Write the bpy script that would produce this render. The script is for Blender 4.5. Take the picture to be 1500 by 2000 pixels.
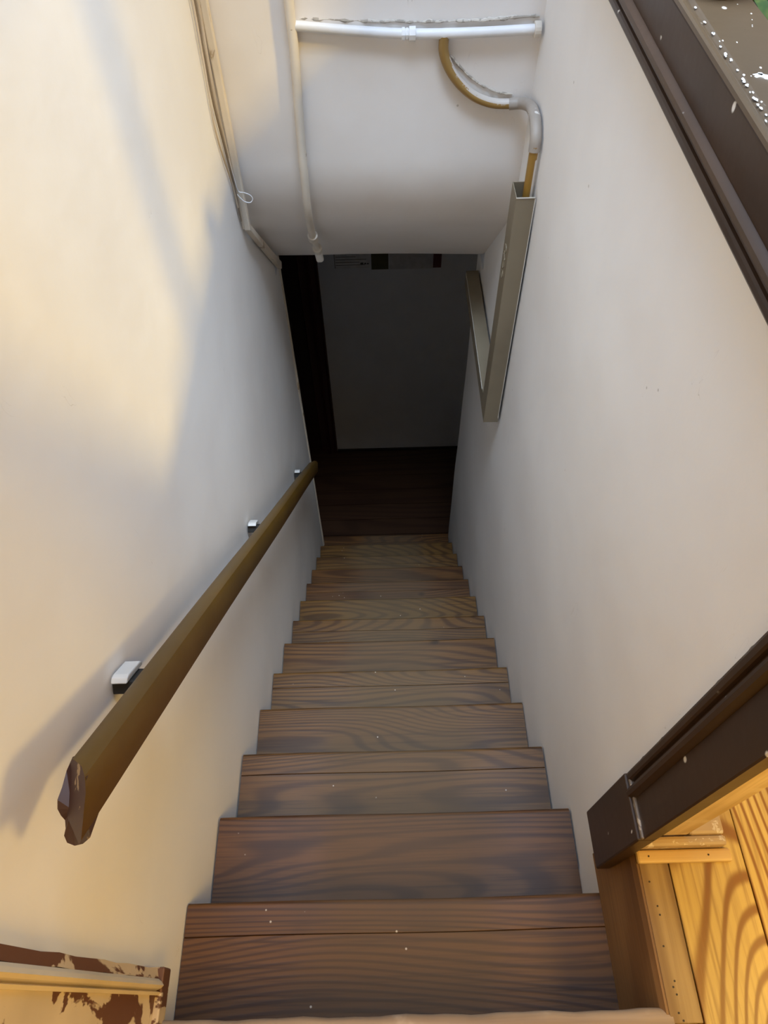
import bpy, bmesh, math, random
from mathutils import Vector, Matrix

random.seed(7)
for o in list(bpy.data.objects):
    bpy.data.objects.remove(o)
SC = bpy.context.scene
COL = SC.collection

# ------------------------------------------------------------------ camera
FPX, PITCH, ROLL, YAW = 1387.75, math.radians(55.249), math.radians(-1.621), math.radians(0.121)
CAMX, CAMZ = 0.4063, 1.3761
U = Vector((math.cos(YAW), math.sin(YAW), 0))
F = Vector((-math.sin(YAW), math.cos(YAW), 0))
Wd = F * math.cos(PITCH) + Vector((0, 0, -math.sin(PITCH)))
Vd = -F * math.sin(PITCH) + Vector((0, 0, -math.cos(PITCH)))
cX = U * math.cos(ROLL) - Vd * math.sin(ROLL)
cD = U * math.sin(ROLL) + Vd * math.cos(ROLL)
cam = bpy.data.cameras.new('camera')
camo = bpy.data.objects.new('camera', cam)
COL.objects.link(camo)
M = Matrix((cX, -cD, -Wd)).transposed().to_4x4()
M.translation = (CAMX, 0, CAMZ)
camo.matrix_world = M
cam.sensor_fit = 'HORIZONTAL'
cam.sensor_width = 36.0
cam.lens = FPX / 1500 * 36.0
cam.clip_start = 0.02
SC.camera = camo

# ------------------------------------------------------------------ light
world = bpy.data.worlds.new('world')
SC.world = world
world.use_nodes = True
bg = world.node_tree.nodes['Background']
bg.inputs['Color'].default_value = (0.84, 0.92, 1.0, 1)
bg.inputs['Strength'].default_value = 0.06

def add_light(name, kind, loc, direction, energy, color, **kw):
    l = bpy.data.lights.new(name, kind)
    l.energy = energy
    l.color = color
    for k, v in kw.items():
        setattr(l, k, v)
    o = bpy.data.objects.new(name, l)
    o.location = loc
    o.rotation_euler = Vector(direction).to_track_quat('-Z', 'Y').to_euler()
    COL.objects.link(o)
    return o

SUN_D = (-1.0, 0.62, -0.85)
add_light('sun', 'SUN', (3, -1, 4), SUN_D, 2.0, (1.0, 0.66, 0.12), angle=math.radians(4.0))
add_light('cool_overhead_fill', 'AREA', (0.45, 1.2, 2.7), (0, 0.05, -1), 35, (0.50, 0.69, 1.0), shape='RECTANGLE', size=0.8, size_y=1.1)  # added cool area light over the well, stands in for daylight from above
add_light('stairwell_fill', 'AREA', (0.60, 0.85, 2.6), (-0.06, 0.13, -1), 7.6, (0.76, 0.88, 1.0), shape='RECTANGLE', size=0.7, size_y=0.7, spread=math.radians(46))  # added narrow beam that brightens the lower walls and treads
add_light('low_warm_fill', 'AREA', (1.32, -0.06, 0.70), (-1, 0.45, -0.55), 5.3, (1.0, 0.66, 0.18), shape='DISK', size=0.28)  # added warm source in the room, throws the casing edge onto the left wall
add_light('landing_warm_fill', 'AREA', (0.80, -0.8, 2.1), (-0.40, 0.22, -1), 6.3, (1.0, 0.58, 0.12), shape='RECTANGLE', size=0.8, size_y=0.6, spread=math.radians(78))  # added warm fill for the lower left wall and landing

SC.view_settings.view_transform = 'Standard'
SC.view_settings.look = 'None'
SC.view_settings.gamma = 1.0
SC.view_settings.use_curve_mapping = False
SC.view_settings.exposure = 0.0
SC.cycles.use_denoising = True
SC.cycles.max_bounces = 10
SC.cycles.diffuse_bounces = 6

# ------------------------------------------------------------------ helpers
def tag(o, label=None, cat=None, group=None, kind=None):
    if label: o['label'] = label
    if cat: o['category'] = cat
    if group: o['group'] = group
    if kind: o['kind'] = kind
    return o

class MB:
    def __init__(self):
        self.v, self.f, self.mi, self.seed = [], [], [], []
    def add(self, vs, fs, mi=0, seed=0.0):
        n = len(self.v)
        self.v += [tuple(p) for p in vs]
        for f in fs:
            self.f.append([i + n for i in f]); self.mi.append(mi); self.seed.append(seed)
        return self
    def box(self, x0, x1, y0, y1, z0, z1, mi=0, seed=0.0):
        vs = [(x, y, z) for z in (z0, z1) for y in (y0, y1) for x in (x0, x1)]
        return self.add(vs, [(0, 2, 3, 1), (4, 5, 7, 6), (0, 1, 5, 4), (2, 6, 7, 3), (0, 4, 6, 2), (1, 3, 7, 5)], mi, seed)
    def extrude(self, prof, fn, ts, mi=0, seed=0.0, cap=True):
        """closed profile swept through the stations ts; fn(profile_point, t) -> xyz"""
        n = len(prof)
        vs = [fn(p, t) for t in ts for p in prof]
        fs = []
        for k in range(len(ts) - 1):
            for i in range(n):
                j = (i + 1) % n
                fs.append((k * n + i, k * n + j, (k + 1) * n + j, (k + 1) * n + i))
        if cap:
            fs.append(tuple(reversed(range(n))))
            fs.append(tuple((len(ts) - 1) * n + i for i in range(n)))
        return self.add(vs, fs, mi, seed)
    def tube(self, path, r, n=14, mi=0, cap=True):
        path = [Vector(p) for p in path]
        rr = r if isinstance(r, (list, tuple)) else [r] * len(path)
        up = Vector((0.31, 0.17, 0.93))
        vs, fs = [], []
        for k, p in enumerate(path):
            a = path[max(k - 1, 0)]; b = path[min(k + 1, len(path) - 1)]
            t = (b - a).normalized()
            e1 = (up - t * up.dot(t)).normalized()
            up = e1
            e2 = t.cross(e1)
            for i in range(n):
                an = 2 * math.pi * i / n
                vs.append(p + (e1 * math.cos(an) + e2 * math.sin(an)) * rr[k])
        for k in range(len(path) - 1):
            for i in range(n):
                j = (i + 1) % n
                fs.append((k * n + i, k * n + j, (k + 1) * n + j, (k + 1) * n + i))
        if cap:
            fs.append(tuple(reversed(range(n))))
            fs.append(tuple((len(path) - 1) * n + i for i in range(n)))
        return self.add(vs, fs, mi)
    def build(self, name, mats, parent=None, bevel=0.0, segs=2, smooth=False, origin=None, local=False):
        me = bpy.data.meshes.new(name)
        if origin is not None and not local:
            ox = Vector(origin)
            vs = [tuple(Vector(p) - ox) for p in self.v]
        else:
            vs = self.v
        me.from_pydata(vs, [], self.f)
        if not isinstance(mats, (list, tuple)): mats = [mats]
        for m in mats: me.materials.append(m)
        me.polygons.foreach_set('material_index', self.mi)
        at = me.attributes.new('seed', 'FLOAT', 'FACE')
        at.data.foreach_set('value', self.seed)
        bm = bmesh.new(); bm.from_mesh(me)
        bmesh.ops.recalc_face_normals(bm, faces=bm.faces)
        bm.to_mesh(me); bm.free()
        if smooth:
            me.polygons.foreach_set('use_smooth', [True] * len(me.polygons))
            me.set_sharp_from_angle(angle=math.radians(42))
        o = bpy.data.objects.new(name, me)
        COL.objects.link(o)
        if origin is not None: o.location = origin
        if parent is not None:
            o.parent = parent
            if origin is None:
                o.matrix_parent_inverse = Matrix.Translation(parent.location).inverted()
            else:
                o.location = Vector(origin) - parent.location
        if bevel:
            b = o.modifiers.new('bevel', 'BEVEL')
            b.width = bevel; b.segments = segs; b.limit_method = 'ANGLE'; b.angle_limit = math.radians(40)
        return o

def empty(name, loc):
    o = bpy.data.objects.new(name, None)
    o.empty_display_size = 0.05
    o.location = loc
    COL.objects.link(o)
    return o

def smooth_path(pts, sub=8):
    """Catmull-Rom through the points"""
    P = [Vector(p) for p in pts]
    P = [P[0] * 2 - P[1]] + P + [P[-1] * 2 - P[-2]]
    out = []
    for i in range(1, len(P) - 2):
        a, b, c, d = P[i - 1], P[i], P[i + 1], P[i + 2]
        for k in range(sub):
            t = k / sub
            out.append(0.5 * ((2 * b) + (c - a) * t + (2 * a - 5 * b + 4 * c - d) * t * t + (3 * b - a - 3 * c + d) * t ** 3))
    out.append(P[-2])
    return out

# ------------------------------------------------------------------ materials
class NT:
    def __init__(self, name):
        self.m = bpy.data.materials.new(name); self.m.use_nodes = True
        self.nt = self.m.node_tree
        self.b = self.nt.nodes['Principled BSDF']
    def n(self, t, **kw):
        o = self.nt.nodes.new(t)
        for k, v in kw.items(): setattr(o, k, v)
        return o
    def link(self, a, b): self.nt.links.new(a, b)
    def setin(self, node, key, val):
        s = node.inputs[key]
        if hasattr(val, 'links') or hasattr(val, 'is_linked'): self.link(val, s)
        else: s.default_value = val
    def coord(self, seeded=True):
        tc = self.n('ShaderNodeTexCoord')
        if not seeded: return tc.outputs['Object']
        at = self.n('ShaderNodeAttribute', attribute_name='seed')
        oi = self.n('ShaderNodeObjectInfo')
        s = self.math('ADD', self.math('MULTIPLY', oi.outputs['Random'], 37.0), at.outputs['Fac'])
        cb = self.n('ShaderNodeCombineXYZ')
        for k in 'XYZ': self.link(s, cb.inputs[k])
        va = self.n('ShaderNodeVectorMath', operation='ADD')
        self.link(tc.outputs['Object'], va.inputs[0]); self.link(cb.outputs[0], va.inputs[1])
        return va.outputs[0]
    def math(self, op, a, b=None, c=None, clamp=False):
        m = self.n('ShaderNodeMath', operation=op); m.use_clamp = clamp
        self.setin(m, 0, a)
        if b is not None: self.setin(m, 1, b)
        if c is not None: self.setin(m, 2, c)
        return m.outputs[0]
    def scale(self, co, s):
        m = self.n('ShaderNodeMapping')
        self.link(co, m.inputs['Vector']); m.inputs['Scale'].default_value = s
        return m.outputs[0]
    def noise(self, co, scale, detail=3, rough=0.5, dist=0.0):
        t = self.n('ShaderNodeTexNoise')
        self.link(co, t.inputs['Vector'])
        t.inputs['Scale'].default_value = scale; t.inputs['Detail'].default_value = detail
        t.inputs['Roughness'].default_value = rough; t.inputs['Distortion'].default_value = dist
        return t.outputs['Fac']
    def smooth(self, v, lo, hi):
        m = self.n('ShaderNodeMapRange', interpolation_type='SMOOTHSTEP')
        self.setin(m, 0, v); m.inputs[1].default_value = lo; m.inputs[2].default_value = hi
        return m.outputs[0]
    def mix(self, f, a, b, mode='MIX'):
        m = self.n('ShaderNodeMix', data_type='RGBA', blend_type=mode)
        self.setin(m, 0, f)
        for i, c in ((6, a), (7, b)):
            if isinstance(c, tuple): m.inputs[i].default_value = (*c[:3], 1)
            else: self.link(c, m.inputs[i])
        return m.outputs[2]
    def bump(self, h, strength, dist=0.002, prev=None):
        b = self.n('ShaderNodeBump')
        b.inputs['Strength'].default_value = strength; b.inputs['Distance'].default_value = dist
        self.link(h, b.inputs['Height'])
        if prev is not None: self.link(prev, b.inputs['Normal'])
        return b.outputs[0]
    def done(self, col, rough=0.6, normal=None, spec=0.4, metal=0.0):
        if isinstance(col, tuple): self.b.inputs['Base Color'].default_value = (*col, 1)
        else: self.link(col, self.b.inputs['Base Color'])
        self.setin(self.b, 'Roughness', rough)
        self.b.inputs['Specular IOR Level'].default_value = spec
        self.b.inputs['Metallic'].default_value = metal
        if normal is not None: self.link(normal, self.b.inputs['Normal'])
        return self.m

def plaster(name, col, col2, marks=(0.25, 0.2, 0.15)):
    t = NT(name); co = t.coord(False)
    big = t.noise(co, 2.3, 4, 0.55)
    c = t.mix(t.smooth(big, 0.35, 0.68), col, col2)
    fine = t.noise(co, 60, 3, 0.6)
    mid = t.noise(co, 6, 3, 0.5)
    # thin scuffs and pin marks
    sc = t.noise(t.scale(co, (18, 18, 5)), 2.2, 2, 0.4, 0.6)
    line = t.math('SUBTRACT', 1.0, t.smooth(t.math('ABSOLUTE', t.math('SUBTRACT', sc, 0.62)), 0.0, 0.0035))
    gate = t.smooth(t.noise(co, 7.0, 1), 0.66, 0.72)
    c = t.mix(t.math('MULTIPLY', t.math('MULTIPLY', line, gate), 0.35), c, marks)
    vo = t.n('ShaderNodeTexVoronoi'); t.link(co, vo.inputs['Vector']); vo.inputs['Scale'].default_value = 9
    dot = t.math('SUBTRACT', 1.0, t.smooth(vo.outputs['Distance'], 0.018, 0.034))
    c = t.mix(t.math('MULTIPLY', dot, t.math('MULTIPLY', t.smooth(t.noise(co, 4, 0), 0.56, 0.6), 0.5)), c, marks)
    nrm = t.bump(mid, 0.25, 0.010)
    nrm = t.bump(fine, 0.12, 0.002, nrm)
    return t.done(c, 0.7, nrm, 0.2)

def wood(name, dark, mid, light, axis=0, ring=22.0, size=3.0, rough=0.45, wear=None, seam=None, knots=True, stretch=0.12, spec=0.4, pale=None, fibre=0.45, rpow=2.6, lin=1.5):
    t = NT(name); co = t.coord(True)
    st = [1.0, 1.0, 1.0]; st[axis] = stretch
    v = t.noise(t.scale(co, tuple(st)), size, 1.5, 0.45, 0.25)
    sx = t.n('ShaderNodeSeparateXYZ'); t.link(co, sx.inputs[0])
    v = t.math('ADD', v, t.math('MULTIPLY', sx.outputs['Y' if axis == 0 else 'X'], lin))
    rings = t.math('SINE', t.math('MULTIPLY', v, ring * 6.283))
    rings = t.math('POWER', t.smooth(rings, -1.0, 1.0), rpow)
    st2 = [1.0, 1.0, 1.0]; st2[axis] = 0.03
    fib = t.noise(t.scale(co, tuple(st2)), 130, 3, 0.6)
    blot = t.noise(co, 3.2, 3, 0.5)
    c = t.mix(rings, light, mid)
    c = t.mix(t.math('MULTIPLY', t.smooth(fib, 0.42, 0.8), fibre), c, dark)
    c = t.mix(t.math('MULTIPLY', t.smooth(blot, 0.5, 0.75), 0.5), c, dark)
    if knots:
        vo = t.n('ShaderNodeTexVoronoi'); s3 = [1.0, 1.0, 1.0]; s3[axis] = 0.55
        t.link(t.scale(co, tuple(s3)), vo.inputs['Vector']); vo.inputs['Scale'].default_value = 5.5
        k = t.math('SUBTRACT', 1.0, t.smooth(vo.outputs['Distance'], 0.035, 0.09))
        kg = t.smooth(t.noise(co, 2.0, 0), 0.56, 0.62)
        c = t.mix(t.math('MULTIPLY', t.math('MULTIPLY', k, kg), 0.8), c, tuple(x * 0.35 for x in dark))
    r = rough
    if wear:
        tc = t.n('ShaderNodeTexCoord'); sp = t.n('ShaderNodeSeparateXYZ'); t.link(tc.outputs['Generated'], sp.inputs[0])
        d = t.math('ABSOLUTE', t.math('SUBTRACT', sp.outputs['X'], 0.52))
        d = t.math('ADD', d, t.math('MULTIPLY', t.math('SUBTRACT', t.noise(co, 6, 3), 0.5), 0.35))
        wm = t.math('SUBTRACT', 1.0, t.smooth(d, 0.10, 0.36))
        c = t.mix(t.math('MULTIPLY', wm, wear[1]), c, wear[0])
        r = t.math('ADD', rough, t.math('MULTIPLY', wm, 0.15))
        oi = t.n('ShaderNodeObjectInfo')
        hs = t.n('ShaderNodeHueSaturation'); t.link(c, hs.inputs['Color'])
        hs.inputs['Saturation'].default_value = 1.0
        t.link(t.math('ADD', 0.488, t.math('MULTIPLY', oi.outputs['Random'], 0.02)), hs.inputs['Hue'])
        t.link(t.math('ADD', 0.86, t.math('MULTIPLY', oi.outputs['Random'], 0.3)), hs.inputs['Value'])
        c = hs.outputs[0]
        # small plaster splashes
        sv = t.n('ShaderNodeTexVoronoi'); t.link(co, sv.inputs['Vector']); sv.inputs['Scale'].default_value = 42
        sd = t.math('SUBTRACT', 1.0, t.smooth(sv.outputs['Distance'], 0.05, 0.11))
        sg = t.smooth(t.noise(co, 11, 1), 0.63, 0.67)
        c = t.mix(t.math('MULTIPLY', t.math('MULTIPLY', sd, sg), 0.75), c, (0.6, 0.55, 0.47))
    if pale:
        c = t.mix(t.math('MULTIPLY', t.smooth(t.noise(co, 12, 4), 0.55, 0.7), 0.7), c, pale)
    nrm = t.bump(t.math('ADD', fib, t.math('MULTIPLY', rings, 0.3)), 0.25, 0.0012)
    return t.done(c, r, nrm, spec)

def paint(name, col, rough=0.35, topcoat=None, chip=None, chip_amt=0.6, specks=0.0, speck_col=(0.75, 0.72, 0.66), stretch=(1, 1, 1), scale=14, spec=0.5, bumpy=0.15):
    t = NT(name); co = t.coord(True)
    n1 = t.noise(co, 5, 3)
    c = t.mix(t.smooth(n1, 0.35, 0.7), col, tuple(x * 0.8 for x in col))
    h = t.noise(t.scale(co, stretch), 40, 2)
    if chip:
        cn = t.noise(t.scale(co, stretch), scale, 5, 0.6, 0.3)
        c = t.mix(t.smooth(cn, chip_amt, chip_amt + 0.03), c, chip)
    if topcoat:
        ge = t.n('ShaderNodeNewGeometry'); sp = t.n('ShaderNodeSeparateXYZ'); t.link(ge.outputs['True Normal'], sp.inputs[0])
        v = t.math('ADD', t.math('MULTIPLY', sp.outputs[topcoat[1]], topcoat[2]), t.math('MULTIPLY', t.math('SUBTRACT', t.noise(co, 22, 4, 0.6), 0.5), 1.3))
        c = t.mix(t.smooth(v, topcoat[3], topcoat[3] + 0.08), c, topcoat[0])
    if specks:
        vo = t.n('ShaderNodeTexVoronoi'); t.link(t.scale(co, (1, 0.7, 0.5)), vo.inputs['Vector']); vo.inputs['Scale'].default_value = 55
        d = t.math('SUBTRACT', 1.0, t.smooth(vo.outputs['Distance'], 0.10, 0.20))
        g = t.smooth(t.noise(co, 16, 2), 1 - specks, 1 - specks + 0.03)
        c = t.mix(t.math('MULTIPLY', d, g), c, speck_col)
    return t.done(c, rough, t.bump(h, bumpy, 0.002), spec)

def flat(name, col, rough=0.5, spec=0.4, metal=0.0):
    t = NT(name); co = t.coord(True)
    c = t.mix(t.smooth(t.noise(co, 30, 3), 0.3, 0.7), col, tuple(x * 0.85 for x in col))
    return t.done(c, rough, None, spec, metal)

M_WALL = plaster('plaster_white', (0.85, 0.835, 0.815), (0.81, 0.79, 0.77))
M_SOFF = plaster('plaster_soffit', (0.83, 0.80, 0.77), (0.78, 0.74, 0.70))
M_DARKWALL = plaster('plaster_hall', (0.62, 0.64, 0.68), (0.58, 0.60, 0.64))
M_TREAD = wood('tread_wood', (0.034, 0.014, 0.005), (0.064, 0.028, 0.008), (0.128, 0.060, 0.015), 0, 40, 3.4, 0.5,
               wear=((0.102, 0.074, 0.042), 0.45), stretch=0.16, fibre=0.85)
M_RISER = wood('riser_wood', (0.03, 0.013, 0.006), (0.06, 0.028, 0.012), (0.085, 0.042, 0.02), 0, 14, 3.2, 0.6, stretch=0.15)
M_NOSING = wood('worn_nosing_wood', (0.17, 0.11, 0.065), (0.28, 0.195, 0.125), (0.36, 0.26, 0.17), 0, 10, 3.0, 0.55, pale=(0.6, 0.48, 0.36))
M_PINE = wood('pine_floor', (0.22, 0.10, 0.02), (0.24, 0.10, 0.014), (0.56, 0.38, 0.115), 1, 42, 2.8, 0.38, stretch=0.16, rpow=4.0, lin=0.8, fibre=0.7)
M_PINE2 = wood('pine_edge', (0.18, 0.095, 0.032), (0.22, 0.125, 0.045), (0.36, 0.235, 0.095), 1, 14, 3.0, 0.45, stretch=0.1)
M_PINEX = wood('pine_batten', (0.42, 0.24, 0.075), (0.58, 0.36, 0.13), (0.68, 0.46, 0.19), 0, 6, 3.0, 0.45, stretch=0.1, knots=False)
M_SIDE = wood('side_board_wood', (0.10, 0.045, 0.015), (0.19, 0.09, 0.033), (0.25, 0.13, 0.05), 1, 8, 3.0, 0.42, stretch=0.12, knots=False)
M_JAMB = wood('jamb_wood', (0.40, 0.24, 0.085), (0.62, 0.42, 0.19), (0.74, 0.54, 0.28), 2, 6, 3.0, 0.55, pale=(0.78, 0.62, 0.38))
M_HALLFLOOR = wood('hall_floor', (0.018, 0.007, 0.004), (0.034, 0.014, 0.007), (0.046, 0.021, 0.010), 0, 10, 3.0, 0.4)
M_BROWN = paint('brown_gloss_paint', (0.046, 0.024, 0.0125), 0.36, specks=0.40, spec=0.35)
M_CAPTOP = paint('cap_top_paint', (0.105, 0.070, 0.040), 0.36, specks=0.52, spec=0.5)
M_RAIL = paint('ochre_brown_paint', (0.102, 0.052, 0.005), 0.42, spec=0.25, bumpy=0.08)
M_RAILEND = paint('chipped_rail_end', (0.055, 0.022, 0.014), 0.5, chip=(0.33, 0.23, 0.12), chip_amt=0.60, scale=30)
M_CHIP = paint('chipped_cream_paint', (0.66, 0.54, 0.37), 0.5, chip=(0.12, 0.045, 0.02), chip_amt=0.50, stretch=(1, 1, 0.6), scale=12)
M_CHIPD = paint('flaking_edge_paint', (0.60, 0.48, 0.33), 0.5, chip=(0.12, 0.048, 0.022), chip_amt=0.47, stretch=(1, 1, 0.35), scale=18)
M_CREAM = paint('cream_paint', (0.68, 0.57, 0.40), 0.5, chip=(0.13, 0.06, 0.03), chip_amt=0.68, stretch=(1, 1, 0.2), scale=14)
M_PIPEWHITE = paint('white_pipe_paint', (0.80, 0.80, 0.80), 0.42, spec=0.35, bumpy=0.25)
M_CONDUIT = paint('conduit_paint', (0.72, 0.66, 0.57), 0.45, chip=(0.36, 0.29, 0.20), chip_amt=0.66, scale=40, bumpy=0.4)
M_GAS = paint('ochre_pipe_paint', (0.36, 0.235, 0.085), 0.35, chip=(0.68, 0.62, 0.55), chip_amt=0.60, scale=16, bumpy=0.3)
M_GAS2 = paint('ochre_pipe_upper_coat', (0.33, 0.20, 0.06), 0.38, topcoat=((0.56, 0.51, 0.46), 'Z', 1.0, 0.35), bumpy=0.3)
M_GAS3 = paint('ochre_pipe_side_coat', (0.36, 0.20, 0.04), 0.38, topcoat=((0.70, 0.67, 0.63), 'X', 1.0, 0.30), bumpy=0.3)
M_GASCOAT = paint('painted_elbow', (0.40, 0.35, 0.30), 0.5, chip=(0.74, 0.71, 0.66), chip_amt=0.60, scale=24, bumpy=0.4)
M_TRUNK = paint('putty_metal_paint', (0.235, 0.195, 0.135), 0.42, spec=0.4, bumpy=0.04)
M_TRUNKEDGE = flat('trunking_edge', (0.72, 0.70, 0.64), 0.4)
M_BATTEN = paint('batten_paint', (0.72, 0.64, 0.53), 0.55, chip=(0.40, 0.31, 0.21), chip_amt=0.62, stretch=(1, 1, 0.3), scale=24, bumpy=0.4)
M_CABLE = paint('cable_cream', (0.55, 0.46, 0.36), 0.5, scale=30)
M_CABLED = flat('cable_dark', (0.22, 0.17, 0.12), 0.5)
M_WIRE = flat('white_wire', (0.85, 0.85, 0.86), 0.35)
M_DOOR = paint('dark_door_paint', (0.030, 0.014, 0.010), 0.4)
M_DOORT = paint('dark_red_frame_paint', (0.055, 0.018, 0.013), 0.4)
M_BLACK = flat('near_black', (0.02, 0.018, 0.016), 0.6)
M_WHITEPAINT = paint('thick_white_paint', (0.66, 0.65, 0.62), 0.35, bumpy=0.3)
M_SPILL = flat('dried_white_paint', (0.88, 0.88, 0.86), 0.22, 0.5)
M_PAPER = flat('paper', (0.62, 0.62, 0.63), 0.7)
M_PAPER2 = flat('plastic_sleeve', (0.50, 0.50, 0.52), 0.3)
M_PRINT = flat('print_ink', (0.06, 0.06, 0.06), 0.7)
M_OLIVE = flat('olive_card', (0.075, 0.062, 0.022), 0.6)
M_RED = flat('dark_red_card', (0.10, 0.026, 0.026), 0.6)
M_POT = flat('brown_glazed_pot', (0.07, 0.045, 0.022), 0.3, 0.5)
M_SOIL = flat('potting_soil', (0.03, 0.02, 0.012), 0.9)
M_NAIL = flat('nail_head', (0.035, 0.022, 0.012), 0.6)
def leafmat():
    t = NT('leaf_green'); co = t.coord(True)
    c = t.mix(t.smooth(t.noise(t.scale(co, (1, 1, 0.2)), 40, 2), 0.4, 0.7), (0.045, 0.10, 0.022), (0.15, 0.20, 0.05))
    return t.done(c, 0.35, None, 0.5)
M_LEAF = leafmat()

# ------------------------------------------------------------------ dimensions
W = 0.82
RUN, RISE = 0.19912, 0.198594
Y1 = 0.1718
NST = 14
HALLZ = -RISE * NST
HALLY = 3.46
CEILZ = -0.40

def noz(i): return Y1 + RUN * (i - 1)

# ------------------------------------------------------------------ structure
def wall_grid(name, mat, x, y0, y1, z0, z1, thick, label, amp=0.0013, cut=None):
    """plaster wall with slightly uneven faces, thick to one side of x"""
    mb = MB(); s = 1 if thick > 0 else -1
    ny, nz = 60, 60
    rnd = random.Random(3)
    ph = [rnd.uniform(0, 6.28) for _ in range(6)]
    def dx(y, z):
        return amp * (math.sin(y * 5.1 + ph[0]) * math.sin(z * 4.3 + ph[1]) + 0.6 * math.sin(y * 9.7 + ph[2] + z * 3) + 0.5 * math.sin(z * 11 + ph[3])) - amp * 2.15
    vs, fs = [], []
    for j in range(nz + 1):
        for i in range(ny + 1):
            y = y0 + (y1 - y0) * i / ny; z = z0 + (z1 - z0) * j / nz
            vs.append((x - s * dx(y, z), y, z))
    for j in range(nz):
        for i in range(ny):
            a = j * (ny + 1) + i
            fs.append((a, a + 1, a + ny + 2, a + ny + 1))
    # back and sides
    n = len(vs)
    loop = [i for i in range(ny + 1)] + [(ny + 1) * j + ny for j in range(1, nz + 1)] + \
           [(ny + 1) * nz + i for i in range(ny - 1, -1, -1)] + [(ny + 1) * j for j in range(nz - 1, 0, -1)]
    for k in loop:
        vs.append((x + thick, vs[k][1], vs[k][2]))
    m = len(loop)
    for k in range(m):
        l = (k + 1) % m
        fs.append((loop[k], loop[l], n + l, n + k))
    fs.append(tuple(n + k for k in range(m)))
    mb.add(vs, fs)
    o = mb.build(name, mat, smooth=True)
    return tag(o, label, 'wall', kind='structure')

wall_grid('wall_left', M_WALL, 0.0, -1.2, 2.49, HALLZ, 2.5, -0.14, 'long white plaster wall left of the stairs, behind the handrail')
wall_grid('wall_right', M_WALL, W, 0.242, 2.56, HALLZ, 0.985, 0.06, 'white plaster half wall right of the stairs, under the brown cap')

mb = MB(); mb.box(W + 0.0005, W + 0.06, -0.10, 0.2415, HALLZ, -0.1990); mb.box(0.8335, W + 0.06, -0.10, 0.2415, -0.1985, -0.1215)
tag(mb.build('wall_right_lower', M_WALL), 'white plaster below the landing edge right of the top steps', 'wall', kind='structure')

# bulkhead with its rounded lower edge
prof = [(1.957, 2.5)]
prof += [(1.957, z) for z in (1.2, 0.7, 0.4)]
# blend from vertical to the 45 degree underside
cy, R = 1.957, 0.42
import math as _m
A0 = (cy, 0.125 + R * math.tan(math.radians(22.5)))
for k in range(0, 13):
    a = math.radians(45 * k / 12)
    prof.append((cy + R - R * math.cos(a), A0[1] - R * math.sin(a)))
prof += [(2.20, -0.120), (2.40, -0.318), (2.44, -0.352), (2.50, -0.38), (2.60, CEILZ)]
mb = MB()
closed = prof + [(2.75, CEILZ), (2.75, 2.5)]
mb.extrude(closed, lambda p, t: (t, p[0] + 0.004 * math.sin(t * 7 + p[1] * 5), p[1] + (0.06 * (0.5 - t / W) * 0.35 if p[1] < -0.2 else 0.0)), [-0.008 + (W + 0.016) * k / 16 for k in range(17)])
o = mb.build('wall_bulkhead', M_SOFF, smooth=True)
tag(o, 'plaster bulkhead with rounded lower edge hanging over the stairs', 'wall', kind='structure')
o.data.set_sharp_from_angle(angle=math.radians(60))

# lower hall
mb = MB(); mb.box(-0.9, 1.5, noz(13) - 0.03, HALLY + 0.1, HALLZ - 0.05, HALLZ)
for k in range(9):
    pass
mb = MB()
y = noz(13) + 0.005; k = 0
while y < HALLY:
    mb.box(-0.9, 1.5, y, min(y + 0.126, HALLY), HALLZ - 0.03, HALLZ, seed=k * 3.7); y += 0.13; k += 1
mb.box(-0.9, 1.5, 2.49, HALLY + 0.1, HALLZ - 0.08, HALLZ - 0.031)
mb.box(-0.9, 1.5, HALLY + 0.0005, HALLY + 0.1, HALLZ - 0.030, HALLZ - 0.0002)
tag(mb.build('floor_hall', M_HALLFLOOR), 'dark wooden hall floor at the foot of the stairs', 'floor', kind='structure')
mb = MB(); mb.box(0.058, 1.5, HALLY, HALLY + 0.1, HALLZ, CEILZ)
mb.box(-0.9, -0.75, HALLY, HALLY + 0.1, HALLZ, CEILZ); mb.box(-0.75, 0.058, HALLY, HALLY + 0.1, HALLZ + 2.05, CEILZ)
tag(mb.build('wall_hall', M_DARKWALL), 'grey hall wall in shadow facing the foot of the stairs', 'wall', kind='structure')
mb = MB(); mb.box(-1.0, -0.9, 2.35, HALLY + 0.1, HALLZ, CEILZ)
tag(mb.build('wall_hall_left', M_DARKWALL), 'side wall of the dark lower hall, left end', 'wall', kind='structure')
mb = MB(); mb.box(1.5, 1.6, 2.35, HALLY + 0.1, HALLZ, CEILZ)
tag(mb.build('wall_hall_right', M_DARKWALL), 'side wall of the dark lower hall, right end', 'wall', kind='structure')
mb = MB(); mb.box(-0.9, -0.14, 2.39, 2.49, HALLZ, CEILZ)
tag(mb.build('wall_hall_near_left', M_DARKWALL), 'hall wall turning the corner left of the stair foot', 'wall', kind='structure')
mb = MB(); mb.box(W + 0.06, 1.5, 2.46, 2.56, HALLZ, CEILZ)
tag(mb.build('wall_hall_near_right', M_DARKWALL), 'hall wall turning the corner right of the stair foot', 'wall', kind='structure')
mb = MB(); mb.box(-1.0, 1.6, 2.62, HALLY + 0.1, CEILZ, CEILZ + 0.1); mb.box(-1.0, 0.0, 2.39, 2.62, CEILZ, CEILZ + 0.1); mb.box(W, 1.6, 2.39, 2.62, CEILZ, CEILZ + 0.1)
tag(mb.build('ceiling_hall', M_DARKWALL), 'low ceiling of the dark hall behind the bulkhead', 'ceiling', kind='structure')

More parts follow.
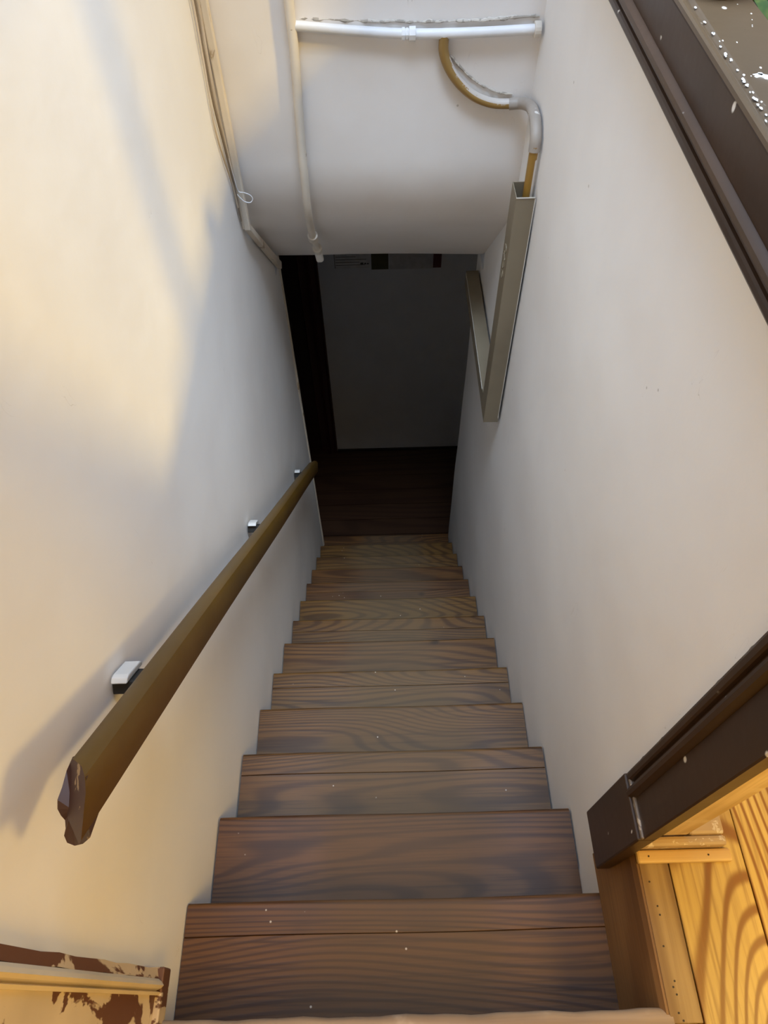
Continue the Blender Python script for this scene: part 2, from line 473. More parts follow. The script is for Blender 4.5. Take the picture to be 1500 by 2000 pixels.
# door at the far left of the hall
mb = MB(); mb.box(-0.9, 1.6, HALLY + 0.1, HALLY + 0.3, HALLZ - 0.1, CEILZ)  # black block added to close the light gap round the door
tag(mb.build('hall_back_block', M_BLACK), 'black block added behind the hall door to shut out light', 'wall', kind='structure')
d = empty('door_1', (-0.4, HALLY, HALLZ))
tag(d, 'dark brown door at the left end of the hall wall', 'door', kind='structure')
mb = MB(); mb.box(-0.70, -0.055, HALLY + 0.02, HALLY + 0.05, HALLZ + 0.01, HALLZ + 2.0)
leafd = mb.build('door_leaf', M_DOOR, d, 0.003)
mb = MB()
for z0, z1 in ((0.2, 0.85), (1.05, 1.85)):
    for x0, x1 in ((-0.62, -0.42), (-0.35, -0.14)):
        mb.box(x0, x1, HALLY + 0.008, HALLY + 0.021, HALLZ + z0, HALLZ + z1)
mb.build('door_panel', M_DOOR, leafd, 0.006)
mb = MB(); mb.box(-0.055, 0.0, HALLY - 0.005, HALLY + 0.06, HALLZ, HALLZ + 2.05)
mb.build('door_frame', M_DOORT, d, 0.003)
mb = MB(); mb.extrude([(0, 0), (0, -0.028), (0.012, -0.032), (0.02, -0.018), (0.045, -0.018), (0.058, -0.026), (0.066, -0.026), (0.066, 0)],
                      lambda p, t: (-0.004 + p[0], HALLY + p[1], t), [HALLZ, HALLZ + 2.1])
mb.build('door_architrave', M_DOORT, d)
mb = MB(); mb.box(0.064, 1.5, HALLY - 0.012, HALLY, HALLZ, HALLZ + 0.02)
tag(mb.build('baseboard_hall', M_BLACK), 'thin black skirting at the base of the hall wall', 'baseboard', kind='structure')

# upper landing floor (L shaped, loose boards)
mb = MB()
xs = [0.833, 0.885, 1.018, 1.15, 1.285, 1.42, 1.58]
for k in range(len(xs) - 1):
    mb.box(xs[k] + (0.0006 if k else 0), xs[k + 1] - 0.0012, -0.034 if k == 0 else -1.2, 2.2, -0.028, 0.0, mi=1 if k == 0 else 0, seed=k * 5.3 + 1)
k = 0; x = 0.0
while x < 0.88:
    mb.box(x, min(x + 0.128, 0.884), -1.2, -0.075, -0.028, 0.0, seed=40 + k * 4.1); x += 0.13; k += 1
mb.box(0.833, 1.58, -1.2, 2.2, -0.12, -0.03)
mb.box(0.0, 0.833, -1.2, -0.07, -0.12, -0.03)
o = mb.build('floor_landing', [M_PINE, M_PINE2], bevel=0.0015)
tag(o, 'yellow pine floorboards of the upper landing beside the stair opening', 'floor', kind='structure')

def round_bar(mb, x0, x1, y0, y1, z0, z1, r, axis='x', seed=0.0, n=14, wob=0.0):
    """bar along axis whose front upper edge is rounded"""
    P = []
    P.append((y1, z0)); P.append((y1, z1))
    for k in range(9):
        a = math.radians(90 + 90 * k / 8)
        P.append((y0 + r + r * math.cos(a), z1 - r + r * math.sin(a)))
    P.append((y0, z0))
    ts = [x0 + (x1 - x0) * k / n for k in range(n + 1)]
    def fn(p, t):
        w = wob * (math.sin(t * 31) + 0.6 * math.sin(t * 67 + 1)) 
        return (t, p[0] + w, p[1] + w * 0.3)
    mb.extrude(P, fn, ts, seed=seed)

mb = MB()
# front nosing of the landing: rounded edge towards +Y
P = [(-0.074, -0.035), (-0.074, 0.001)] + [(-0.030 + 0.016 * math.cos(math.radians(90 - 90 * k / 8)), -0.015 + 0.016 * math.sin(math.radians(90 - 90 * k / 8))) for k in range(9)] + [(-0.014, -0.035)]
mb.extrude(P, lambda p, t: (t, p[0] + 0.0012 * math.sin(t * 33) + 0.0008 * math.sin(t * 80), p[1]), [0.0 + 0.838 * k / 40 for k in range(41)])
o = mb.build('trim_1', M_NOSING, smooth=True)
tag(o, 'worn pale wooden nosing along the top edge of the stairs', 'trim', kind='structure')

# dark side board below the landing edge
mb = MB()
vs = []
for y in (-0.034, 0.29):
    vs += [(0.806, y, -0.1985), (0.823, y, -0.012), (0.829, y, -0.001), (0.8328, y, -0.001), (0.8328, y, -0.1985)]
mb.add(vs, [(0, 1, 6, 5), (1, 2, 7, 6), (2, 3, 8, 7), (3, 4, 9, 8), (4, 0, 5, 9), (0, 4, 3, 2, 1), (5, 6, 7, 8, 9)])
mb2 = MB()
mb2.add([(x, min(y, 0.2415), z) for x, y, z in vs], mb.f)
o = mb2.build('trim_2', M_SIDE)
tag(o, 'dark stained board closing the landing edge right of the top step', 'trim', kind='structure')
# nails along the edge board
mb = MB()
for (nx, ny) in ((0.845, 0.165), (0.850, 0.128), (0.851, 0.115), (0.846, 0.07), (0.852, 0.022), (0.848, 0.014), (0.851, 0.004), (0.848, -0.02), (0.853, -0.03)):
    mb.tube([(nx, ny, -0.001), (nx, ny, 0.0006)], 0.0016, 8)
o2 = bpy.data.objects['floor_landing']
nl = mb.build('nail_holes', M_NAIL, o2)

# batten on the threshold, base block and jamb of the half wall's end
mb = MB(); mb.box(0.829, 0.994, 0.192, 0.2135, 0.0, 0.012)
o = mb.build('trim_3', M_PINEX, bevel=0.004)
tag(o, 'small pale pine batten nailed to the floor at the end of the half wall', 'trim', kind='structure')
mb = MB()
for nx in (0.849, 0.953):
    mb.tube([(nx, 0.203, 0.0115), (nx, 0.203, 0.0127)], 0.0016, 8)
mb.build('nail_heads', M_NAIL, o)
mb = MB(); mb.box(0.832, 0.985, 0.2145, 0.232, 0.0, 0.030); mb.box(0.922, 0.985, 0.2325, 0.30, 0.0, 0.030)
o = mb.build('trim_4', paint('worn_base_paint', (0.50, 0.34, 0.18), 0.5, chip=(0.62, 0.50, 0.36), chip_amt=0.60, scale=70), bevel=0.006)
tag(o, 'worn chipped base block at the foot of the half wall end', 'trim', kind='structure')
mb = MB(); mb.box(0.8205, 0.918, 0.2325, 0.2415, 0.0305, 0.984)
o = mb.build('trim_5', M_JAMB, bevel=0.002)
tag(o, 'rough pale wooden jamb on the end of the half wall', 'trim', kind='structure')

# brown moulded casing on the half wall: one upright, one level run under the cap
CP = [(0.0, 0.0), (0.0, 0.015), (0.002, 0.019), (0.006, 0.021), (0.013, 0.021), (0.016, 0.019), (0.018, 0.014), (0.020, 0.013), (0.022, 0.016),
      (0.026, 0.023), (0.032, 0.026), (0.038, 0.025), (0.042, 0.020), (0.0435, 0.016), (0.045, 0.0165), (0.102, 0.0175), (0.1045, 0.016), (0.1045, 0.0)]
mb = MB()
def up(p, t):
    # mitred at the top: longer at the outer edge
    w, d = p
    wob = 0.0012 * math.sin(t * 60) + 0.0009 * math.sin(t * 137) if w < 0.001 else 0.0
    y = 0.3085 - w + wob
    z = t if t < 0.8 else (0.889 + w)
    return (W - d - 0.006, y, z)
mb.extrude([(w, d + (0 if d else -0.004)) for w, d in CP], up, [0.155 + 0.73 * k / 60 for k in range(54)] + [0.9])
def level(p, t):
    w, d = p
    wob = 0.0010 * math.sin(t * 55) + 0.0008 * math.sin(t * 121) if w < 0.001 else 0.0
    z = 0.889 + w + wob
    y = t if t > 0.5 else 0.3085 - w
    return (W - d - 0.006, y, z)
mb.extrude([(w, d + (0 if d else -0.004)) for w, d in CP], level, [0.3] + [0.52 + 1.43 * k / 70 for k in range(71)])
o = mb.build('trim_6', M_BROWN, smooth=True)
o.data.set_sharp_from_angle(angle=math.radians(25))
tag(o, 'glossy brown moulded casing framing the half wall, upright and under the cap', 'trim', kind='structure')
mb = MB(); mb.box(0.789, 0.8195, 0.2035, 0.3065, -0.125, 0.160)
for i, v in enumerate(mb.v):
    if v[2] > 0.1: mb.v[i] = (v[0], v[1], v[2] + (0.0 if v[1] > 0.25 else 0.0))
o = mb.build('trim_7', M_BROWN, bevel=0.003)
tag(o, 'plain dark brown plinth block under the upright casing', 'trim', kind='structure')
# grey worn joint between plinth block and casing
mb = MB(); mb.box(0.7935, 0.815, 0.2045, 0.3055, 0.1605, 0.170)
o = mb.build('trim_8', paint('worn_grey_edge', (0.24, 0.19, 0.15), 0.5, chip=(0.50, 0.42, 0.33), chip_amt=0.55, scale=60), bevel=0.002)
tag(o, 'scraped greyish ledge on top of the brown plinth block', 'trim', kind='structure')

# cap of the half wall
cp = empty('trim_9', (0.835, 1.1, 0.99))
tag(cp, 'wide brown painted cap with white paint specks on the half wall', 'trim', kind='structure')
mb = MB()
P = [(0.795, 0.9945), (0.795, 1.000), (0.797, 1.0025), (0.801, 1.0025), (0.804, 1.0005), (0.8065, 0.998), (0.8095, 0.9975), (0.812, 1.000), (0.814, 1.0015), (0.885, 1.0015), (0.888, 0.999), (0.888, 0.9855), (0.80, 0.9855), (0.80, 0.9945)]
mb.extrude(P, lambda p, t: (p[0], t, p[1]), [0.206 + 1.745 * k / 20 for k in range(21)])
mb.build('cap_board', M_CAPTOP, cp)
mb = MB()
rr = random.Random(11)
def blob(mb, cx, cy, z, pts, h=0.0012):
    n = len(pts)
    vs = [(cx + a, cy + b, z) for a, b in pts] + [(cx + a * 0.7, cy + b * 0.7, z + h) for a, b in pts]
    fs = [(i, (i + 1) % n, n + (i + 1) % n, n + i) for i in range(n)] + [tuple(n + i for i in range(n))]
    mb.add(vs, fs)
for k in range(95):
    yy = rr.uniform(0.50, 1.02)
    cx = 0.811 + rr.gauss(0, 0.002) if k < 60 else rr.uniform(0.815, 0.88)
    s = rr.uniform(0.0006, 0.0016) * (1.25 if k < 60 else 0.9)
    pts = [(s * rr.uniform(0.6, 1.2) * math.cos(a * 0.7854), s * rr.uniform(1.0, 2.6) * math.sin(a * 0.7854)) for a in range(8)]
    blob(mb, cx, yy, 1.0003 if cx < 0.8135 else 1.0012, pts, 0.0006)
# the larger smear of white paint
for (dx, dy, L, wd, ang) in ((0.0, 0.0, 0.017, 0.0032, -0.45), (0.006, -0.006, 0.012, 0.0030, -0.25), (-0.008, 0.004, 0.007, 0.0040, 0.7), (0.016, -0.005, 0.012, 0.0024, -0.5)):
    pts = []
    for a in range(12):
        t = a * math.pi / 6
        u, v = L * math.cos(t), wd * math.sin(t) * (1 + 0.35 * math.sin(3 * t + dx * 900))
        pts.append((u * math.cos(ang) - v * math.sin(ang), u * math.sin(ang) + v * math.cos(ang)))
    blob(mb, 0.838 + dx, 0.826 + dy, 1.0013, pts, 0.0016)
w = mb.build('paint_splash', M_SPILL, cp, smooth=True)
w['label'] = 'dried white paint splashes'

# chipped cream casing on the left wall beside the landing
cl = empty('trim_10', (0.0, -0.05, 0.0))
tag(cl, 'chipped cream painted casing with brown flaking on the left wall', 'trim', kind='structure')
segs = [(0.056, 0.042, 0.020, 0.024, M_CHIPD, 'casing_edge'), (0.042, 0.020, 0.030, 0.034, M_CREAM, 'casing_bead'),
        (0.020, -0.14, 0.022, 0.022, M_CHIP, 'casing_face')]
for (ya, yb, t0, t1, mt, nm) in segs:
    mb = MB()
    if nm == 'casing_bead':
        P = [(0.0, ya), (t0 * 0.8, ya), (t0, ya - 0.004), (t1, ya - 0.009), (t0, ya - 0.013), (t0 * 0.75, ya - 0.016), (t0, yb + 0.004), (t0 * 0.9, yb), (0.0, yb)]
    else:
        P = [(0.0, ya), (t0, ya), (t1, yb), (0.0, yb)]
    mb.extrude(P, lambda p, t: (p[0] + 0.004, p[1] + (0.001 * math.sin(t * 47) if nm == 'casing_edge' else 0), t), [0.035 + 2.0 * k / 40 for k in range(41)])
    mb.build(nm, mt, cl)
mb = MB(); mb.box(0.004, 0.036, -0.14, 0.058, -0.03, 0.0345)
for i, v in enumerate(mb.v):
    if v[2] < 0: mb.v[i] = (v[0] * 0.8, v[1], v[2])
mb.build('casing_foot', M_CHIPD, cl, 0.003)

# batten in the corner of left wall and bulkhead, and its sloping continuation
mb = MB()
def bat(p, t):
    # polyline in (Y,Z): upright then 45 degrees down
    st = [(1.935, 1.35), (1.935, 0.11), (2.415, -0.375)]
    y, z = st[t]
    return (p[0], y + p[1] * (1.0 if t < 1 else 0.72), z + (p[1] * 0.72 if t == 2 else (p[1] * 0.3 if t == 1 else 0)))
mb.extrude([(0.006, -0.012), (0.024, -0.012), (0.024, 0.016), (0.006, 0.016)], bat, [0, 1, 2])
o = mb.build('trim_11', M_BATTEN, bevel=0.003)
tag(o, 'cream painted wooden strip in the corner of left wall and bulkhead', 'trim', kind='structure')
mb = MB(); mb.box(-0.12, 0.004, 2.4905, 2.506, HALLZ, -0.36)
o = mb.build('trim_12', M_BATTEN, bevel=0.003)
tag(o, 'narrow pale edge strip on the foot of the left wall', 'trim', kind='structure')

# upper room to the right: unseen window wall, openings shaped for the sun patches
mb = MB()
# opening (Y,Z): raked lower left, flat sill, square right
out = [(-1.2, -0.1), (2.2, -0.1), (2.2, 2.7), (-1.2, 2.7)]
op = [(-0.61, 2.55), (0.03, 1.32), (1.17, 1.32), (1.17, 2.55)]
x0, x1 = 1.58, 1.68
def quadstrip(a, b):
    pass
polys = [[(-1.2, -0.1), (2.2, -0.1), (2.2, 0.20), (-1.2, 0.20)], [(-1.2, 0.20), (-0.45, 0.20), (-0.45, 0.585), (-1.2, 0.585)], [(0.02, 0.20), (2.2, 0.20), (2.2, 0.585), (0.02, 0.585)], [(-1.2, 0.585), (2.2, 0.585), (2.2, 1.32), (-1.2, 1.32)], [(1.17, 1.32), (2.2, 1.32), (2.2, 2.55), (1.17, 2.55)],  # low opening added to put a sun patch on the landing floor
         [(-1.2, 1.32), (0.03, 1.32), (-0.61, 2.55), (-1.2, 2.55)], [(-1.2, 2.55), (2.2, 2.55), (2.2, 2.7), (-1.2, 2.7)]]
for P in polys:
    mb.extrude(P, lambda p, t: (t, p[0], p[1]), [x0, x1])
tag(mb.build('wall_window', M_WALL), 'added white wall across from the half wall, raked opening shapes the sun patch', 'wall', kind='structure')
wn = empty('window_1', (1.63, 0.6, 1.32))
tag(wn, 'window with two bars that throws the shadow lines', 'window', kind='structure')
mb = MB(); mb.box(1.60, 1.645, 0.195, 0.255, 1.32, 2.55)
mb.build('window_mullion', M_WHITEPAINT, wn, 0.004)
mb = MB(); mb.box(1.60, 1.64, 0.0, 1.17, 1.655, 1.705)
mb.build('window_bar', M_WHITEPAINT, wn, 0.004)

# ------------------------------------------------------------------ staircase
st = empty('staircase', (0, 0, HALLZ))
tag(st, 'steep brown wooden staircase going down between white plaster walls', 'staircase')
TH = 0.030
mb = MB()
P = [(-0.225, -TH), (-0.225, 0.0)]
for k in range(9):
    a = math.radians(90 - 180 * k / 8 * 0.5)
    P.append((-0.010 + 0.010 * math.cos(a), -0.010 + 0.010 * math.sin(a)))
P += [(0.0, -TH + 0.006), (-0.006, -TH)]
TX = [0.0005 + (W - 0.001) * k / 20 for k in range(21)]
def tr(p, t): return (t, p[0] + 0.0012 * math.sin(t * 9), p[1])
mb.extrude(P, tr, TX)
tread = mb.build('tread', M_TREAD, st, smooth=True, origin=(0, noz(2), -RISE * 2), local=True)
mb = MB()
mb.extrude([(-0.058, -TH), (-0.058, -0.001), (-0.057, 0.0)] + P[2:], tr, TX, seed=3.3)
mb.extrude([(-0.225, -TH), (-0.225, 0.0), (-0.0598, 0.0), (-0.0588, -0.001), (-0.0588, -TH)], tr, TX, seed=9.1)
tread2 = mb.build('tread', M_TREAD, st, smooth=True, origin=(0, noz(1), -RISE), local=True)
mb = MB(); mb.box(0.0005, W - 0.0005, -0.030, -0.012, -(RISE - TH) + 0.0005, -0.0005)
riser = mb.build('riser', M_RISER, st, origin=(0, noz(1), -RISE - TH), local=True)
treads = [tread2, tread]
for i in range(2, NST):
    c = (tread2 if i % 2 else tread).copy() if i > 2 else tread; c.location = Vector((0, noz(i) + (0.004 if i % 3 == 0 else 0), -RISE * i)) - st.location; c.parent = st
    if i > 2: COL.objects.link(c)
    c = riser.copy(); c.location = Vector((0, noz(i), -RISE * i - TH)) - st.location; c.parent = st
    COL.objects.link(c)
# top riser under the landing nosing
c = riser.copy(); c.location = Vector((0, -0.022, -TH - 0.005)) - st.location; c.parent = st
COL.objects.link(c)
# ------------------------------------------------------------------ handrail
TA = Vector((0, 0.717, -0.697)); NA = Vector((0, 0.697, 0.717))
def rp(x, s, n): return Vector((x, 0, 0)) + TA * s + NA * n
hr = empty('handrail', rp(0.066, -0.25, 0.55))
tag(hr, 'long ochre brown wooden handrail on the left wall with a chipped end', 'handrail')
mb = MB()
XB, XF = 0.044, 0.090
sec = [(XB, 0.526), (XB, 0.566), (XB + 0.004, 0.572), (XB + 0.010, 0.575), (XF - 0.016, 0.583), (XF - 0.006, 0.581), (XF, 0.572), (XF, 0.532), (XF - 0.004, 0.526), (XB + 0.008, 0.522)]
def railp(p, t):
    x, n = p
    s = t
    if t < -0.2:
        f = (x - XB) / (XF - XB)
        s = -0.220 - 0.072 * f - 0.028 * (0.575 - n) / 0.05
    dn = 0.0015 * math.sin(s * 4.0)
    return rp(x, s, n + dn)
mb.extrude(sec, railp, [-0.3] + [-0.18 + 2.62 * k / 30 for k in range(31)], cap=False)
n = len(sec)
mb.add([railp(p, -0.3) for p in sec], [tuple(reversed(range(n)))], mi=1)
mb.add([railp(p, 2.44) for p in sec], [tuple(range(n))])
rail = mb.build('rail', [M_RAIL, M_RAILEND], hr, smooth=True)
# torn, chipped end of the rail
endp = [(0.0440, -0.2180, 0.5679), (0.0430, -0.2338, 0.5602), (0.0420, -0.2465, 0.5474), (0.0400, -0.2557, 0.5384), (0.0400, -0.2581, 0.5289), (0.0430, -0.2582, 0.5207), (0.0460, -0.2565, 0.5139), (0.0470, -0.2596, 0.5059), (0.0470, -0.2647, 0.5008), (0.0500, -0.2660, 0.4929), (0.0600, -0.2700, 0.4918), (0.0740, -0.2800, 0.5011), (0.0880, -0.2916, 0.5165), (0.0880, -0.2925, 0.5534), (0.0860, -0.2806, 0.5901)]
mb = MB()
ctr = (0.067, -0.17, 0.552)
endp = [(x, s_, min(n_, 0.571 + 0.009 * (x - XB) / (XF - XB))) for x, s_, n_ in endp]
ring = [rp(*q) for q in endp]
back = [rp(0.062 + (x - 0.062) * 0.6, -0.185, 0.550 + (n_ - 0.550) * 0.40) for x, s_, n_ in endp]
n = len(endp)
c0 = sum((Vector(q) for q in ring), Vector()) / n
mb.add(ring + back + [c0 + TA * 0.004], [(i, (i + 1) % n, n + (i + 1) % n, n + i) for i in range(n)] + [(i, (i + 1) % n, 2 * n) for i in range(n)])
mb.build('splintered_end', M_RAILEND, hr)
for s0, s1 in ((0.0, 0.070), (1.075, 1.125), (2.215, 2.26)):
    arm = MB()
    arm.extrude([(s0 + 0.012, 0.535), (s0 + 0.012, 0.556), (s1 - 0.012, 0.556), (s1 - 0.012, 0.535)], lambda p, t: rp(t, p[0], p[1]), [0.001, 0.0437])
    br = arm.build('bracket', M_BLACK, hr, bevel=0.002)
    br['label'] = 'dark bracket block between wall and rail'
    b_ = MB()
    P = [(s0, 0.5565), (s0 + 0.004, 0.564), (s0 + 0.012, 0.567), (s1 - 0.010, 0.567), (s1 - 0.003, 0.563), (s1, 0.5565)]
    b_.extrude(P, lambda p, t: rp(t, p[0], p[1] + 0.0006 * math.sin(p[0] * 300)), [0.004, 0.016, 0.028])
    bp_ = b_.build('white_top', M_WHITEPAINT, br, bevel=0.002)
    bp_['label'] = 'white painted top of the bracket'

# ------------------------------------------------------------------ pipes on the bulkhead
BY = 1.955
wp = empty('water_pipe', (0.52, BY - 0.013, 0.62))
tag(wp, 'white horizontal pipe running across the top of the bulkhead', 'pipe')
path = smooth_path([(0.222, BY - 0.014, 0.641), (0.35, BY - 0.014, 0.628), (0.497, BY - 0.014, 0.617), (0.65, BY - 0.014, 0.616), (0.816, BY - 0.014, 0.620)])
mb = MB(); mb.tube(path, 0.0115, 18)
mb.build('pipe_run', M_PIPEWHITE, wp, smooth=True)
mb = MB()
for a, b, r in ((0.478, 0.486, 0.0145), (0.488, 0.494, 0.0135), (0.496, 0.512, 0.0165)):
    mb.tube([(a, BY - 0.014, 0.617), (b, BY - 0.014, 0.6168)], r, 8)
mb.build('coupling', M_PIPEWHITE, wp, bevel=0.001)
mb = MB(); mb.tube([(0.800, BY - 0.014, 0.6195), (0.8165, BY - 0.014, 0.6195)], 0.018, 16)
mb.build('wall_flange', M_CONDUIT, wp, bevel=0.002)

cd = empty('conduit_pipe', (0.21, BY - 0.018, 0.6))
tag(cd, 'thin cream painted pipe running straight down the bulkhead and round its edge', 'pipe')
path = smooth_path([(0.217, BY - 0.018, 1.3), (0.213, BY - 0.018, 0.70), (0.213, BY - 0.018, 0.58), (0.206, BY - 0.018, 0.40), (0.203, BY - 0.017, 0.27), (0.199, 1.966, 0.134), (0.197, 2.032, 0.022), (0.197, 2.057, -0.013)])
mb = MB(); mb.tube(path, 0.0118, 14)
mb.build('pipe_run', M_CONDUIT, cd, smooth=True)
mb = MB(); mb.tube([(0.197, 2.042, 0.007), (0.197, 2.062, -0.020)], 0.0165, 12); mb.tube([(0.197, 2.057, -0.013), (0.199, 2.112, -0.083), (0.201, 2.142, -0.126)], 0.0095, 12)
mb.tube([(0.200, 2.120, -0.094), (0.201, 2.134, -0.114)], 0.0165, 12)
mb.build('elbow_fitting', M_CONDUIT, cd, smooth=True)
mb = MB(); mb.tube([(0.200, 2.138, -0.120), (0.204, 2.142, -0.158)], 0.0135, 12)
mb.build('end_plug', M_WHITEPAINT, cd, smooth=True, bevel=0.002)

rg = random.Random(21)
mb = MB()
pr_ = [(0.232 + 0.58 * k / 48, 1.9565, 0.652 - 0.016 * math.sin(math.pi * k / 60) + rg.uniform(-0.0015, 0.0015)) for k in range(49)]
mb.tube(pr_, [rg.uniform(0.0012, 0.0052) for _ in pr_], 7)
pr_ = [(0.60 + 0.17 * k / 20, 1.9565, 0.562 - 0.098 * (1 - (1 - k / 20) ** 2) + rg.uniform(-0.001, 0.001)) for k in range(21)]
mb.tube(pr_, [rg.uniform(0.001, 0.004) for _ in pr_], 7)
mb.build('plaster_ridge', paint('dirty_plaster', (0.62, 0.57, 0.50), 0.8, chip=(0.36, 0.32, 0.27), chip_amt=0.5, scale=60, bumpy=0.6), bpy.data.objects['wall_bulkhead'], smooth=True)

gp = empty('gas_pipe', (0.803, 1.745, 0.33))
tag(gp, 'ochre pipe curving from the white pipe down into the metal trunking', 'pipe')
g = smooth_path([(0.582, BY - 0.014, 0.612), (0.583, BY - 0.013, 0.575), (0.600, BY - 0.013, 0.535), (0.632, BY - 0.013, 0.496), (0.672, BY - 0.013, 0.466), (0.720, BY - 0.013, 0.449), (0.772, BY - 0.014, 0.446)])
mb = MB(); mb.tube(g, 0.0125, 18)
mb.build('curved_run', M_GAS2, gp, smooth=True)
e = smooth_path([(0.762, BY - 0.014, 0.446), (0.790, BY - 0.020, 0.450), (0.803, 1.905, 0.460), (0.805, 1.85, 0.476), (0.804, 1.79, 0.478), (0.803, 1.752, 0.458), (0.803, 1.743, 0.425)])
mb = MB(); mb.tube(e, 0.0145, 18)
el = mb.build('elbow', M_GASCOAT, gp, smooth=True)
el['label'] = 'elbow overpainted grey and white'
mb = MB(); mb.tube([(0.803, 1.743, 0.44), (0.803, 1.743, 0.10)], 0.0125, 18)
mb.build('drop_pipe', M_GAS3, gp, smooth=True)

# ------------------------------------------------------------------ metal trunking on the right wall
tk = empty('cable_trunking', (0.79, 1.74, -0.1))
tag(tk, 'upright putty grey metal trunking on the right wall swallowing the ochre pipe', 'trunking')
xa, xb, ya, yb, za, zb = 0.766, 0.8165, 1.700, 1.775, -0.53, 0.328
mb = MB(); th = 0.002
mb.box(xa, xb, ya, ya + th, za, zb)
mb.box(xa, xa + th, ya + th, yb, za, zb)
mb.box(xa + th, xb, yb - th, yb, za, zb)
mb.box(xa + th, xb, ya + th, yb - th, za, za + th)
mb.build('channel', M_TRUNK, tk)
mb = MB(); mb.box(xb - 0.002, xb, ya - 0.0012, ya - 0.0001, za + 0.02, zb); mb.box(xa, xb, ya - 0.0012, ya - 0.0001, zb - 0.002, zb + 0.001)
ed = mb.build('bare_edge', M_TRUNKEDGE, tk)
ed['label'] = 'bright scraped edge'
mb = MB()
def emb(pts):
    mb.tube([(xa - 0.0006, a, b) for a, b in pts], 0.0013, 6)
yc, zc = 1.742, 0.150
emb([(yc + 0.012 * math.cos(t), zc + 0.012 * math.sin(t)) for t in [0.7 + 0.35 * k for k in range(14)]])
emb([(yc - 0.012, zc - 0.030), (yc + 0.012, zc - 0.022)])
emb([(yc + 0.011 * math.cos(t), zc - 0.050 + 0.012 * math.sin(t)) for t in [0.4 * k for k in range(17)]])
emb([(yc + 0.012 * math.cos(t), zc - 0.083 + 0.011 * math.sin(t)) for t in [0.4 * k for k in range(17)]])
kb = mb.build('embossed_mark', M_TRUNK, tk, smooth=True)
t2 = empty('cable_trunking', (0.79, 2.1, -0.5))
tag(t2, 'level putty grey trunking running from the upright one towards the dark hall', 'trunking')
mb = MB(); mb.box(0.766, 0.8165, 1.7762, 2.47, -0.53, -0.462)
mb.build('channel', M_TRUNK, t2, 0.0015)
mb = MB(); mb.box(0.7648, 0.7659, 1.80, 2.46, -0.468, -0.464)
mb.build('lid_seam', M_TRUNKEDGE, t2)

# ------------------------------------------------------------------ cables in the left corner
def cable(name, pts, r, mat, label, group=None, cat='cable'):
    mb = MB(); mb.tube(smooth_path(pts, 6), r, 8)
    o = mb.build(name, mat, smooth=True)
    return tag(o, label, cat, group)
cable('electric_cable', [(0.009, 1.905, 1.3), (0.008, 1.905, 0.75), (0.007, 1.890, 0.60), (0.006, 1.885, 0.48), (0.007, 1.900, 0.36), (0.007, 1.913, 0.24), (0.007, 1.915, 0.12)], 0.0035, M_CABLE,
      'cream cable running closest to the pale strip in the left corner')
cable('electric_cable', [(0.006, 1.885, 1.3), (0.006, 1.880, 0.75), (0.006, 1.866, 0.62), (0.005, 1.862, 0.50), (0.006, 1.885, 0.38), (0.006, 1.903, 0.27), (0.006, 1.908, 0.15)], 0.0030, M_CABLED,
      'dark cable between the two cream cables in the left corner')
cable('electric_cable', [(0.006, 1.868, 1.3), (0.006, 1.862, 0.80), (0.0055, 1.845, 0.62), (0.005, 1.826, 0.52), (0.0045, 1.822, 0.46), (0.005, 1.845, 0.38), (0.006, 1.880, 0.29), (0.006, 1.898, 0.20)], 0.0028, M_CABLE,
      'outermost cream cable bowing out across the left wall')
cable('wire_loop', [(0.008, 1.895, 0.345), (0.010, 1.903, 0.29), (0.014, 1.908, 0.245), (0.028, 1.910, 0.238), (0.045, 1.912, 0.228), (0.050, 1.912, 0.216), (0.042, 1.910, 0.207), (0.026, 1.908, 0.212), (0.014, 1.906, 0.228), (0.010, 1.906, 0.236)], 0.0013, M_WIRE,
      'thin white wire loop sticking out of the left corner cables', cat='wire')

# ------------------------------------------------------------------ notices on the hall wall
def sheet(name, x0, x1, z0, mat, label, thick=0.003, h=0.297, cat='notice'):
    mb = MB(); mb.box(x0, x1, HALLY - thick, HALLY - 0.0004, z0, z0 + h)
    return tag(mb.build(name, mat, origin=((x0 + x1) / 2, HALLY, z0)), label, cat)
nz = -1.170
ns = sheet('paper_notice', 0.158, 0.360, nz + 0.01, M_PAPER, 'white printed paper notice at the top left of the hall wall', 0.002)
mb = MB()
for k, (a, b) in enumerate(((0.165, 0.33), (0.165, 0.30), (0.165, 0.34), (0.165, 0.28), (0.22, 0.30), (0.165, 0.33))):
    mb.box(a, b, HALLY - 0.0026, HALLY - 0.0021, nz + 0.03 + k * 0.018, nz + 0.033 + k * 0.018)
mb.box(0.305, 0.322, HALLY - 0.0026, HALLY - 0.0021, nz + 0.034, nz + 0.046); mb.box(0.327, 0.338, HALLY - 0.0026, HALLY - 0.0021, nz + 0.034, nz + 0.044)
mb.box(0.342, 0.352, HALLY - 0.0026, HALLY - 0.0021, nz + 0.034, nz + 0.042)
mb.box(0.1582, 0.161, HALLY - 0.0026, HALLY - 0.0021, nz + 0.012, nz + 0.30)
mb.build('print', M_PRINT, ns)
sheet('card_notice', 0.367, 0.464, nz, M_OLIVE, 'dark olive brown card beside the white notice on the hall wall', 0.006)
sheet('plastic_sleeve', 0.468, 0.716, nz - 0.004, M_PAPER2, 'greyish clear sleeve between the two dark cards on the hall wall', 0.003)
sheet('card_notice', 0.718, 0.764, nz + 0.002, M_RED, 'narrow dark red card right of the clear sleeve on the hall wall', 0.006)

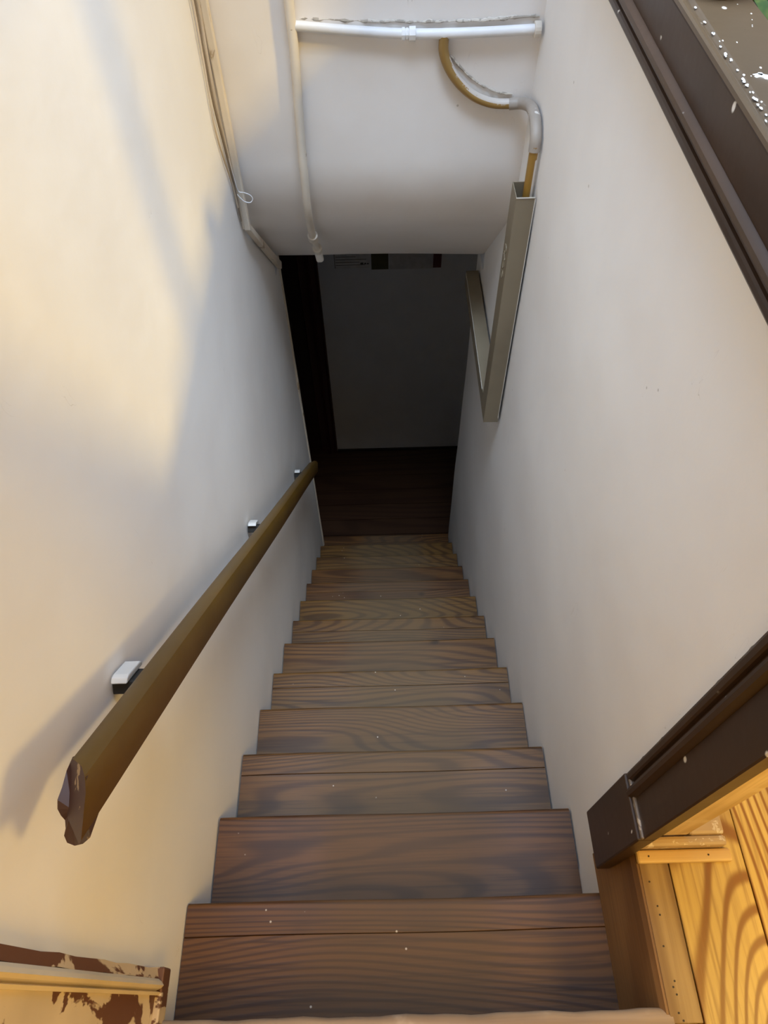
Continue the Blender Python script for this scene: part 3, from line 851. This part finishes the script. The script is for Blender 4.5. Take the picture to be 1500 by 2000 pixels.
# ------------------------------------------------------------------ plants by the cap
pt = empty('flower_pot', (0.848, 1.062, 1.0016))
tag(pt, 'small brown glazed flower pot standing on the speckled brown cap', 'pot')
mb = MB()
prof = [(0.0, 0.0), (0.030, 0.0), (0.034, 0.004), (0.046, 0.075), (0.049, 0.080), (0.049, 0.092), (0.044, 0.094), (0.042, 0.080), (0.0, 0.078)]
def lathe(mb, c, prof, n=24, mi=0):
    vs = [(c[0] + r * math.cos(2 * math.pi * i / n), c[1] + r * math.sin(2 * math.pi * i / n), c[2] + z) for r, z in prof for i in range(n)]
    fs = [(k * n + i, k * n + (i + 1) % n, (k + 1) * n + (i + 1) % n, (k + 1) * n + i) for k in range(len(prof) - 1) for i in range(n)]
    mb.add(vs, fs, mi)
lathe(mb, (0.848, 1.062, 1.0016), prof)
mb.build('pot_body', M_POT, pt, smooth=True)

pp = empty('potted_plant', (1.10, 1.22, 0.0))
tag(pp, 'green strap leaved plant on the floor behind the brown cap', 'plant')
mb = MB()
lathe(mb, (1.10, 1.22, 0.0), [(0.0, 0.0), (0.09, 0.0), (0.10, 0.01), (0.13, 0.26), (0.14, 0.265), (0.14, 0.30), (0.125, 0.30), (0.12, 0.27), (0.0, 0.265)], 32)
mb.build('pot_body', M_POT, pp, smooth=True)
mb = MB(); lathe(mb, (1.10, 1.22, 0.0), [(0.0, 0.272), (0.06, 0.275), (0.118, 0.268)], 24)
mb.build('soil', M_SOIL, pp)
rl = random.Random(5)
for k in range(30):
    az = rl.uniform(0, 6.283); ln = rl.uniform(0.45, 0.72); sp = rl.uniform(0.08, 0.26); wd = rl.uniform(0.012, 0.020)
    mb = MB(); vs = []; fs = []
    N = 10
    for i in range(N + 1):
        t = i / N
        rad = 0.02 + sp * t ** 1.7
        z = 0.27 + ln * math.sin(t * 1.45) - 0.12 * t ** 4
        w_ = wd * math.sin(math.pi * min(1, 0.12 + 0.88 * t)) ** 0.6 + 0.0015
        c = Vector((1.10 + rad * math.cos(az), 1.22 + rad * math.sin(az), z))
        sd = Vector((-math.sin(az), math.cos(az), 0))
        rd = Vector((math.cos(az), math.sin(az), 0))
        vs += [c - sd * w_ + rd * 0.003, c - rd * 0.003, c + sd * w_ + rd * 0.003, c - rd * 0.004 - Vector((0, 0, 0.001))]
    for i in range(N):
        a = i * 4; b = a + 4
        fs += [(a, a + 1, b + 1, b), (a + 1, a + 2, b + 2, b + 1), (a + 2, a + 3, b + 3, b + 2), (a + 3, a, b, b + 3)]
    mb.add(vs, fs)
    mb.build('leaf', M_LEAF, pp, smooth=True)
